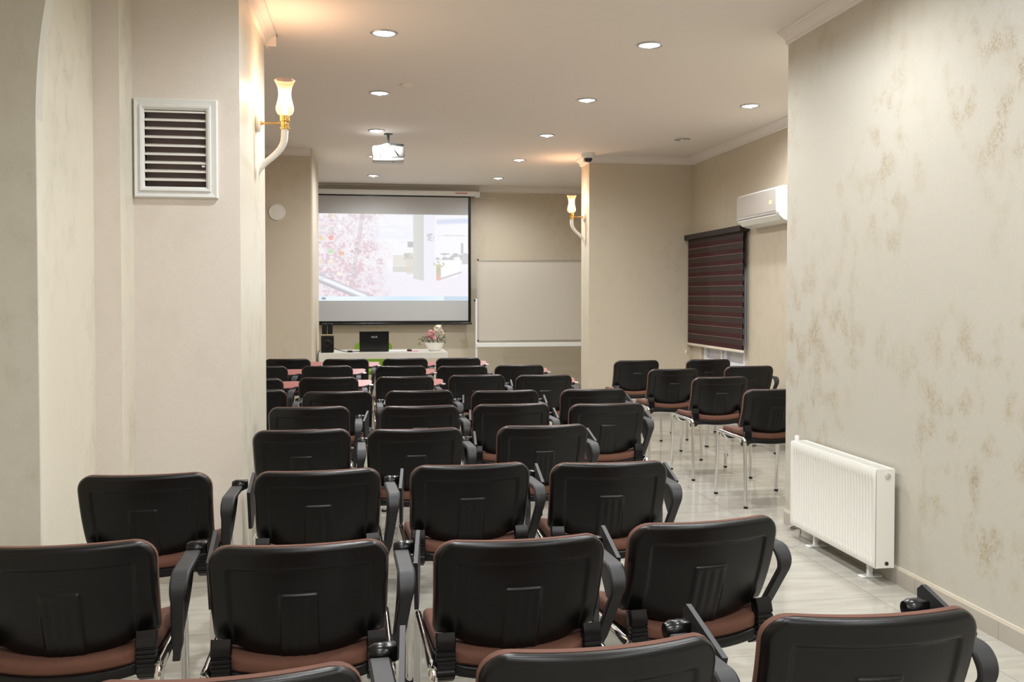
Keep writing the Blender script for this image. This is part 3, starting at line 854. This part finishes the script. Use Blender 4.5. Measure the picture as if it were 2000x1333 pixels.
for (ix, iy, ca) in ICN:
    for j in range(max(0, iy-4), min(H_, iy+5)):
        for i in range(max(0, ix-4), min(W_, ix+5)):
            r_ = math.hypot(i-ix, j-iy)
            if r_ < 4.3: img[j][i] = mixc(mixc(ca, (1, 1, 1), .45 if r_ < 2 else .1), img[j][i], .3+.3*hashn(i, j, ix))
    for i in range(max(0, ix-7), ix+8):
        if iy+8 < H_ and hashn(i*.9, iy, 3) > .4: img[iy+8][i] = mixc(img[iy+8][i], (.45, .42, .45), .35)
for i in range(14, 22):
    for j in range(H_-7, H_-3): img[j][i] = (.55, .62, .66)
PX0, PX1, PZ0, PZ1 = -.728, 1.557, 1.385, 2.680
verts = [(PX0+(PX1-PX0)*i/(W_-1), 13.9285, PZ1-(PZ1-PZ0)*j/(H_-1)) for j in range(H_) for i in range(W_)]
faces = [(j*W_+i, (j+1)*W_+i, (j+1)*W_+i+1, j*W_+i+1) for j in range(H_-1) for i in range(W_-1)]
me = bpy.data.meshes.new('projected_picture'); me.from_pydata(verts, [], faces)
ca = me.color_attributes.new('pic', 'FLOAT_COLOR', 'POINT')
def lin(c): return c/12.92 if c <= .04045 else ((c+.055)/1.055)**2.4
buf = []
for j in range(H_):
    for i in range(W_): buf += [lin(min(1, img[j][i][0])), lin(min(1, img[j][i][1])), lin(min(1, img[j][i][2])), 1.0]
ca.data.foreach_set('color', buf)
pm, nt, b = nodes_of('projected_light')
at = nt.nodes.new('ShaderNodeAttribute'); at.attribute_name = 'pic'
b.inputs['Base Color'].default_value = (.05, .05, .05, 1); b.inputs['Roughness'].default_value = .9
nt.links.new(at.outputs['Color'], b.inputs['Emission Color']); b.inputs['Emission Strength'].default_value = 1.0
me.materials.append(pm)
o = bpy.data.objects.new('projected_picture', me); COL.objects.link(o); o.parent = ps
o['label'] = 'bright desktop picture of a blossom tree in a white lobby'
# wires beside the screen case
bm = B(); sweep(bm, fillet([(1.742, 14.085, 2.99), (1.745, 14.085, 3.06), (1.745, 14.015, 3.125)], .02), .004, seg=6)
pts = []
for k in range(26):
    t = k/25; pts.append((1.742+.24*t, 14.08, 2.985-.025*abs(sin(t*pi*3))-.01*t))
sweep(bm, pts, .0045, seg=6)
tag(finish('screen_cable', bm, M['pvc'], smooth=True), 'loose white cable beside the screen case', 'cable')

# ---------------------------------------------------------------- projector
pj = thing('projector', 'white ceiling projector hanging on a short mount', 'projector', (.250, 9.62, CEIL))
bm = B(); lathe(bm, [(.045, 0), (.045, -.008), (.0001, -.009)], 20); box(bm, -.012, .012, -.012, .012, -.10, -.004, bev=.003); finish('mount_pole', bm, M['armgrey'], pj)
bm = B()
for a in (-.10, -.02, .06): sweep(bm, [(0, 0, -.10), (a, .0, -.132)], .007)
box(bm, -.105, .075, -.03, .03, -.137, -.128); finish('mount_bracket', bm, M['white'], pj)
bm = B(); box(bm, -.165, .165, -.07, .19, -.255, -.135, bev=.022); finish('housing', bm, M['projwhite'], pj, smooth=True)
bm = B(); box(bm, -.160, .160, -.065, .185, -.288, -.250, bev=.012); finish('lower_cover', bm, M['acgrey'], pj, smooth=True)
bm = B(); lathe(bm, [(.03, 0), (.03, .02), (.024, .024), (.0001, .02)], 18, c=(.07, .19, -.20), axis='y'); finish('lens', bm, M['lens'], pj, smooth=True)
bm = B()
sweep(bm, fillet([(.008, -.01, -.10), (.03, -.05, -.13), (.065, -.080, -.19), (.10, -.073, -.235)], .03), .006, seg=8)
sweep(bm, fillet([(.0, -.01, -.09), (-.03, -.05, -.13), (-.075, -.075, -.20), (-.085, -.073, -.245)], .03), .003, seg=6)
sweep(bm, fillet([(.02, -.02, -.10), (.10, -.05, -.118), (.155, -.06, -.122)], .03), .009, seg=8)
finish('plugged_cable', bm, M['armgrey'], pj, smooth=True)
bm = B(); lathe(bm, [(.012, 0), (.012, -.016), (.0001, -.018)], 12, c=(.055, -.02, -.288)); finish('foot_knob', bm, M['ceramic'], pj, smooth=True)

bm = B(); lathe(bm, [(.052, 0), (.052, -.012), (.036, -.028), (.0001, -.032)], 24, c=(.340, 7.37, CEIL)); tag(finish('smoke_detector', bm, M['ceiling'], smooth=True), 'small round beige smoke detector on the ceiling', 'smoke detector')
dc = thing('dome_camera', 'white dome camera under the ceiling at the right pier corner', 'camera', (2.600, 10.58, CEIL))
bm = B(); lathe(bm, [(.082, 0), (.082, -.022), (.066, -.055), (.048, -.058)], 28, cap=False); finish('camera_base', bm, M['white'], dc, smooth=True)
bm = B(); lathe(bm, [(.048, -.055), (.046, -.078), (.032, -.098), (.0001, -.106)], 24, cap=False); finish('dome', bm, M['lens'], dc, smooth=True)
pl = thing('round_cover', 'round white disc high on the left pier', 'wall cover', (-.972, PY0, 2.405))
bm = B(); lathe(bm, [(.092, 0), (.092, -.012), (.084, -.018), (.078, -.014)], 32, axis='y', cap=False); finish('rim', bm, M['whitewarm'], pl, smooth=True)
bm = B(); lathe(bm, [(.079, -.014), (.04, -.017), (.0001, -.018)], 32, axis='y', cap=False); finish('disc', bm, M['whitewarm'], pl, smooth=True)

# ---------------------------------------------------------------- whiteboard on its stand
wb = thing('mobile_whiteboard', 'large white board on a grey wheeled stand by the back wall', 'whiteboard', (0, 0, 0))
bx0, bx1, bz0, bz1, by = 1.625, 3.44, .800, 1.985, 13.30
bm = B(); box(bm, bx0+.012, bx1-.012, by, by+.018, bz0+.012, bz1-.012); finish('writing_surface', bm, M['board'], wb)
bm = B()
for d in ((bx0, bx1, bz0, bz0+.014), (bx0, bx1, bz1-.014, bz1), (bx0, bx0+.014, bz0, bz1), (bx1-.014, bx1, bz0, bz1)): box(bm, d[0], d[1], by-.006, by+.022, d[2], d[3])
finish('frame', bm, M['alu'], wb)
for (x, z) in ((bx0+.006, bz0+.006), (bx0+.006, bz1-.006), (bx1-.006, bz0+.006), (bx1-.006, bz1-.006)):
    bm = B(); box(bm, x-.012, x+.012, by-.010, by+.024, z-.012, z+.012, bev=.003); finish('corner_cap', bm, M['armgrey'], wb)
for x in (bx0-.018, bx1+.018):
    bm = B(); box(bm, x-.013, x+.013, by+.0, by+.026, .09, 1.415); finish('post', bm, M['white'], wb)
    bm = B(); lathe(bm, [(.014, 0), (.016, .012), (.012, .022), (.0001, .022)], 12, c=(x-(.036 if x < 2 else -.014), by+.013, 1.392), axis='x'); finish('knob', bm, M['blackgloss'], wb, smooth=True)
    bm = B(); box(bm, x-.016, x+.016, by-.24, by+.27, .065, .092); finish('foot_bar', bm, M['white'], wb)
    for yy in (by-.21, by+.24):
        bm = B(); lathe(bm, [(.012, -.012), (.03, -.010), (.03, .010), (.012, .012)], 16, c=(x, yy, .0305), axis='x'); finish('caster', bm, M['blackgloss'], wb, smooth=True)
bm = B(); box(bm, bx0-.018, bx1+.018, by-.045, by+.015, .715, .775, bev=.004); finish('pen_tray', bm, M['white'], wb)

# ---------------------------------------------------------------- desk and what stands on it
DZ = .768
dk = thing('presenter_desk', 'glossy white desk with thick top before the screen', 'desk', (0, 0, 0))
bm = B(); box(bm, -.540, 1.012, 11.30, 11.98, DZ-.076, DZ, bev=.003); finish('desk_top', bm, M['desk'], dk)
for x0 in (-.540, .937):
    bm = B(); box(bm, x0, x0+.075, 11.30, 11.98, 0, DZ-.076, bev=.003); finish('leg_panel', bm, M['desk'], dk)
sb = thing('subwoofer', 'black box loudspeaker at the desk\'s left end', 'speaker', (-.445, 11.45, DZ))
bm = B(); box(bm, -.075, .075, -.08, .10, 0.004, .205, bev=.006); finish('cabinet', bm, M['black'], sb)
bm = B(); lathe(bm, [(.055, 0), (.058, -.004), (.045, -.008), (.02, -.002), (.0001, -.004)], 22, c=(0, -.08, .10), axis='y'); finish('grille', bm, M['blackgloss'], sb, smooth=True)
for k, lab in ((-1, 'small black satellite speaker on the black box speaker, left one'), (1, 'small black satellite speaker on the black box speaker, right one')):
    ss = thing('satellite_speaker', lab, 'speaker', (-.447+k*.034, 11.45, DZ+.205), 0, 'satellite speakers stacked on the subwoofer')
    bm = B(); box(bm, -.030, .030, -.045, .03, .020, .148, bev=.006); finish('cabinet', bm, M['black'], ss)
    bm = B(); box(bm, -.028, .028, -.04, .03, 0, .020, bev=.003); finish('foot', bm, M['beige'], ss)
lt = thing('laptop', 'open black laptop on the white desk, lid towards the chairs', 'laptop', (.118, 11.50, DZ))
bm = B(); box(bm, -.178, .178, .0, .25, .006, .026, bev=.004); finish('keyboard_base', bm, M['armgrey'], lt)
Mx = Matrix.Translation((0, .004, .016)) @ Matrix.Rotation(R(9), 4, 'X')
bm = B(); box(bm, -.180, .180, -.010, .002, 0, .243, bev=.004, mtx=Mx); lid = finish('lid', bm, M['black'], lt)
fc = bpy.data.curves.new('lid_logo', 'FONT'); fc.body = 'ASUS'; fc.size = .034; fc.align_x = 'CENTER'; fc.extrude = .0004
fo = bpy.data.objects.new('lid_logo', fc); COL.objects.link(fo); fo.parent = lid; bpy.context.view_layer.update()
lm = bpy.data.meshes.new_from_object(fo); bpy.data.objects.remove(fo); lm.materials.clear(); lm.materials.append(M['logo'])
fo = bpy.data.objects.new('lid_logo', lm); COL.objects.link(fo); fo.parent = lid
fo.matrix_local = Mx @ Matrix.Translation((0, -.0106, .160)) @ Matrix.Rotation(R(90), 4, 'X')
bm = B()
sweep(bm, fillet([(-.37, 11.50, DZ+.045), (-.33, 11.47, DZ+.03), (-.22, 11.43, DZ+.006), (-.10, 11.47, DZ+.006), (-.05, 11.56, DZ+.008)], .05), .0045, seg=8)
box(bm, -.205, -.145, 11.41, 11.45, DZ, DZ+.022, bev=.004)
tag(finish('power_cable', bm, M['blackgloss'], smooth=True), 'black cable and adapter between speaker and laptop', 'cable')
bm = B(); sweep(bm, fillet([(-.528, 11.43, DZ+.03), (-.552, 11.40, DZ+.012), (-.556, 11.33, DZ-.03), (-.555, 11.33, .35), (-.57, 11.45, .006), (-.57, 11.9, .006)], .04), .004, seg=6)
tag(finish('hanging_cord', bm, M['blackgloss'], smooth=True), 'thin dark cord hanging down the desk\'s left edge', 'cord')
bm = B()
for k in range(3):
    box(bm, -.10, .10, -.07, .07, .0+k*.002, .0015+k*.002, mtx=Matrix.Translation((.40+.01*k, 11.52-.02*k, DZ+.0005)) @ Matrix.Rotation(R(8-9*k), 4, 'Z'))
tag(finish('paper_stack', bm, M['paper']), 'few loose white papers right of the laptop', 'papers')
bm = B(); box(bm, -.27, -.21, 11.36, 11.42, DZ+.0005, DZ+.003, mtx=None); tag(finish('paper_note', bm, M['beige']), 'small tan note on the desk beside the black speaker', 'paper')
bm = B(); box(bm, .455, .665, 11.45, 11.62, DZ+.0005, DZ+.004, bev=.001); tag(finish('mouse_pad', bm, M['redpad']), 'dull red mouse pad on the white desk', 'mouse pad')
bm = B(); bmesh.ops.create_uvsphere(bm, u_segments=18, v_segments=10, radius=1, matrix=Matrix.Translation((.552, 11.52, DZ+.012)) @ Matrix.Diagonal((.033, .05, .02, 1)))
for vv in bm.verts: vv.co.z = max(vv.co.z, DZ+.0045)
tag(finish('computer_mouse', bm, M['blackgloss'], smooth=True), 'small black mouse on the red pad', 'mouse')
fp = thing('flower_bowl', 'pink and cream flowers in an oval white bowl on the desk', 'flowers', (.868, 11.55, DZ))
bm = B(); lathe(bm, [(.060, 0), (.072, .004), (.095, .045), (.115, .085), (.128, .105), (.122, .106), (.105, .080), (.06, .02), (.0001, .018)], 32)
for vv in bm.verts: vv.co.y *= .7
finish('bowl', bm, M['ceramic'], fp, smooth=True)
bm = B(); rg = _r.Random(11)
for k in range(150):
    a = rg.uniform(0, 2*pi); r_ = rg.uniform(.02, .135); hz = rg.uniform(.095, .175)
    if rg.random() < .12: a = pi+rg.uniform(-.2, .2); r_ = rg.uniform(.12, .19); hz = rg.uniform(.07, .16)
    if rg.random() < .08: a = rg.uniform(-.4, .4); r_ = rg.uniform(.07, .12); hz = rg.uniform(.2, .34)
    c = Vector((r_*cos(a), .6*r_*sin(a), hz)); L_ = rg.uniform(.03, .055); wd = L_*.36
    q = Matrix.Translation(c) @ Matrix.Rotation(a+rg.uniform(-.5, .5), 4, 'Z') @ Matrix.Rotation(rg.uniform(-1.0, .5), 4, 'Y') @ Matrix.Rotation(rg.uniform(-.7, .7), 4, 'X')
    vs = [bm.verts.new(q @ Vector(p)) for p in ((0, 0, 0), (L_*.5, -wd/2, .004), (L_, 0, 0), (L_*.5, wd/2, .004))]
    bm.faces.new(vs)
o = finish('leaves', bm, M['leaf'], fp); o['kind'] = 'stuff'
def bloom(c, r, m, lab):
    bm = B()
    for k in range(46):
        th = math.acos(1-1.5*(k+.5)/46); ph = k*2.39996; rr = r*rg.uniform(.85, 1.1)
        n_ = Vector((sin(th)*cos(ph), sin(th)*sin(ph), cos(th)))
        q = Matrix.Translation(Vector(c)+n_*rr*.55) @ n_.to_track_quat('Z', 'Y').to_matrix().to_4x4() @ Matrix.Rotation(rg.uniform(0, 6), 4, 'Z') @ Matrix.Rotation(rg.uniform(.2, .9), 4, 'X')
        s = r*.42
        ps_ = [(-s*.5, 0, 0), (-s*.6, s*.7, s*.15), (0, s, s*.3), (s*.6, s*.7, s*.15), (s*.5, 0, 0)]
        bm.faces.new([bm.verts.new(q @ Vector(p)) for p in ps_])
    bmesh.ops.create_icosphere(bm, subdivisions=2, radius=r*.62, matrix=Matrix.Translation(c))
    o = finish('blossom', bm, m, fp); o['label'] = lab
bloom((-.050, -.03, .215), .062, M['pink'], 'pink blossom head')
bloom((-.010, -.05, .165), .042, M['pink'], 'pink blossom head')
bloom((-.085, .0, .180), .040, M['pink'], 'pink blossom head')
bloom((.045, .0, .275), .065, M['cream'], 'cream blossom head')
bloom((.100, .0, .225), .040, M['cream'], 'cream blossom head')
# green chair behind the desk, facing the rows
gc = thing('green_chair', 'lime green chair tucked behind the white desk', 'chair', (.120, 12.42, 0))
def roundslab(bm, w_, h_, th, bow, r=.07, n=12):
    F = []; K = []
    for i in range(n+1):
        v_ = i/n*h_; q = max(0, abs(v_-h_/2)-(h_/2-r)); hw_ = w_/2-(r-sqrt(max(0, r*r-q*q)))
        F.append([bm.verts.new((s*hw_, bow*(s*hw_)**2, v_)) for s in [k/6-1 for k in range(13)]])
        K.append([bm.verts.new((s*hw_, bow*(s*hw_)**2+th, v_)) for s in [k/6-1 for k in range(13)]])
    for G in (F, K):
        for i in range(n):
            for j in range(12): bm.faces.new((G[i][j], G[i][j+1], G[i+1][j+1], G[i+1][j]))
    lp = lambda g: g[0]+[r_[-1] for r_ in g[1:]]+list(reversed(g[-1][:-1]))+[r_[0] for r_ in reversed(g[1:-1])]
    a, b = lp(F), lp(K)
    for i in range(len(a)): bm.faces.new((a[i], a[(i+1) % len(a)], b[(i+1) % len(a)], b[i]))
bm = B(); roundslab(bm, .50, .36, .045, -.5); bmesh.ops.transform(bm, matrix=Matrix.Translation((0, .22, .475)), verts=bm.verts); finish('backrest', bm, M['green'], gc, smooth=True, angle=50)
bm = B(); box(bm, -.23, .23, -.20, .21, .42, .48, bev=.025); finish('seat', bm, M['green'], gc, smooth=True)
bm = B(); sweep(bm, [(0, 0, .07), (0, 0, .42)], .025, seg=14); finish('gas_column', bm, M['chrome'], gc, smooth=True)
for k in range(5):
    a = 2*pi*k/5+.3
    bm = B(); sweep(bm, [(0, 0, .09), (.24*cos(a), .24*sin(a), .065)], .018, .014, rad=[1, .7]); lg = finish('base_spoke', bm, M['chrome'], gc, smooth=True)
    bm = B(); lathe(bm, [(.010, -.012), (.026, -.010), (.026, .010), (.010, .012)], 14, c=(.24*cos(a), .24*sin(a), .0265), axis='x'); finish('caster', bm, M['blackgloss'], lg, smooth=True)

# ---------------------------------------------------------------- air conditioner
ac = thing('air_conditioner', 'white wall air conditioner above the blind, cut by the near wall', 'air conditioner', (0, 0, 0))
AY0, AY1 = 7.97, 8.92
pr = [(XR, 2.475), (3.79, 2.475), (3.760, 2.462), (3.750, 2.44), (3.745, 2.245), (3.755, 2.205), (3.80, 2.165), (3.86, 2.145), (XR, 2.145)]
bm = B()
A = [bm.verts.new((p[0], AY0, p[1])) for p in pr]; C4 = [bm.verts.new((p[0], AY1, p[1])) for p in pr]
for i in range(len(pr)): bm.faces.new((A[i], A[(i+1) % len(pr)], C4[(i+1) % len(pr)], C4[i]))
bm.faces.new(A); bm.faces.new(list(reversed(C4)))
finish('casing', bm, M['white'], ac, smooth=True, angle=35)
bm = B(); box(bm, 3.7395, 3.751, AY0+.045, AY1-.01, 2.245, 2.452, bev=.003); finish('front_panel', bm, M['acgrey'], ac)
bm = B(); box(bm, -.004, .004, AY0+.06, AY1-.03, -.03, .03, mtx=Matrix.Translation((3.772, 0, 2.186)) @ Matrix.Rotation(R(-40), 4, 'Y')); finish('air_flap', bm, M['whitewarm'], ac)
bm = B(); box(bm, 3.7475, 3.754, AY0+.05, AY1-.02, 2.219, 2.225); finish('outlet_slot', bm, M['dark'], ac)
bm = B(); box(bm, 3.7375, 3.740, 8.10, 8.145, 2.315, 2.350); finish('display', bm, M['led'], ac)

# ---------------------------------------------------------------- zebra blind
bl = thing('zebra_blind', 'burgundy striped roller blind over the window', 'blind', (0, 0, 0))
LY0, LY1, LZ0, LZ1, LX = 9.075, 10.735, .890, 2.180, 3.885
bm = B(); box(bm, LX-.045, XR, LY0-.01, LY1+.015, LZ1-.050, LZ1+.012, bev=.006); finish('cassette', bm, M['blinddark'], bl)
nb = 11; pb = (LZ1-.05-LZ0)/nb
for i in range(nb):
    z1 = LZ1-.05-i*pb
    bm = B(); box(bm, LX, LX+.002, LY0+.01, LY1-.01, z1-pb*.52, z1); finish('opaque_band', bm, M['blind'], bl)
    bm = B(); box(bm, LX+.0002, LX+.0015, LY0+.01, LY1-.01, z1-pb*.955, z1-pb*.52); finish('sheer_band', bm, M['sheer'], bl)
    bm = B(); box(bm, LX-.0015, LX+.0, LY0+.012, LY1-.012, z1-pb, z1-pb*.955); finish('seam_glint', bm, M['glint'] if 'glint' in M else M.setdefault('glint', mat('seam_glint', (.20, .12, .11), .25)), bl)  # thin strip along each seam, coloured paler to paint in the blind's glints
for i in range(nb):
    z1 = LZ1-.05-i*pb
    bm = B(); box(bm, LX+.012, LX+.0135, LY0+.01, LY1-.01, z1-pb*1.0, z1-pb*.55); finish('rear_band', bm, M['blinddark'], bl)
bm = B(); box(bm, LX-.010, LX+.018, LY0, LY1, LZ0-.028, LZ0, bev=.006); finish('bottom_bar', bm, M['edge_trim'], bl, smooth=True)
bm = B(); sweep(bm, [(LX-.012, LY1+.02, LZ1-.03), (LX-.012, LY1+.02, .80)], .0015, seg=5); finish('pull_chain', bm, M['pvc'], bl)
bm = B(); lathe(bm, [(.0001, -.028), (.015, -.020), (.02, 0), (.015, .022), (.0001, .030)], 14, c=(LX-.012, LY1+.02, .775)); finish('chain_weight', bm, M['edge_trim'], bl, smooth=True)
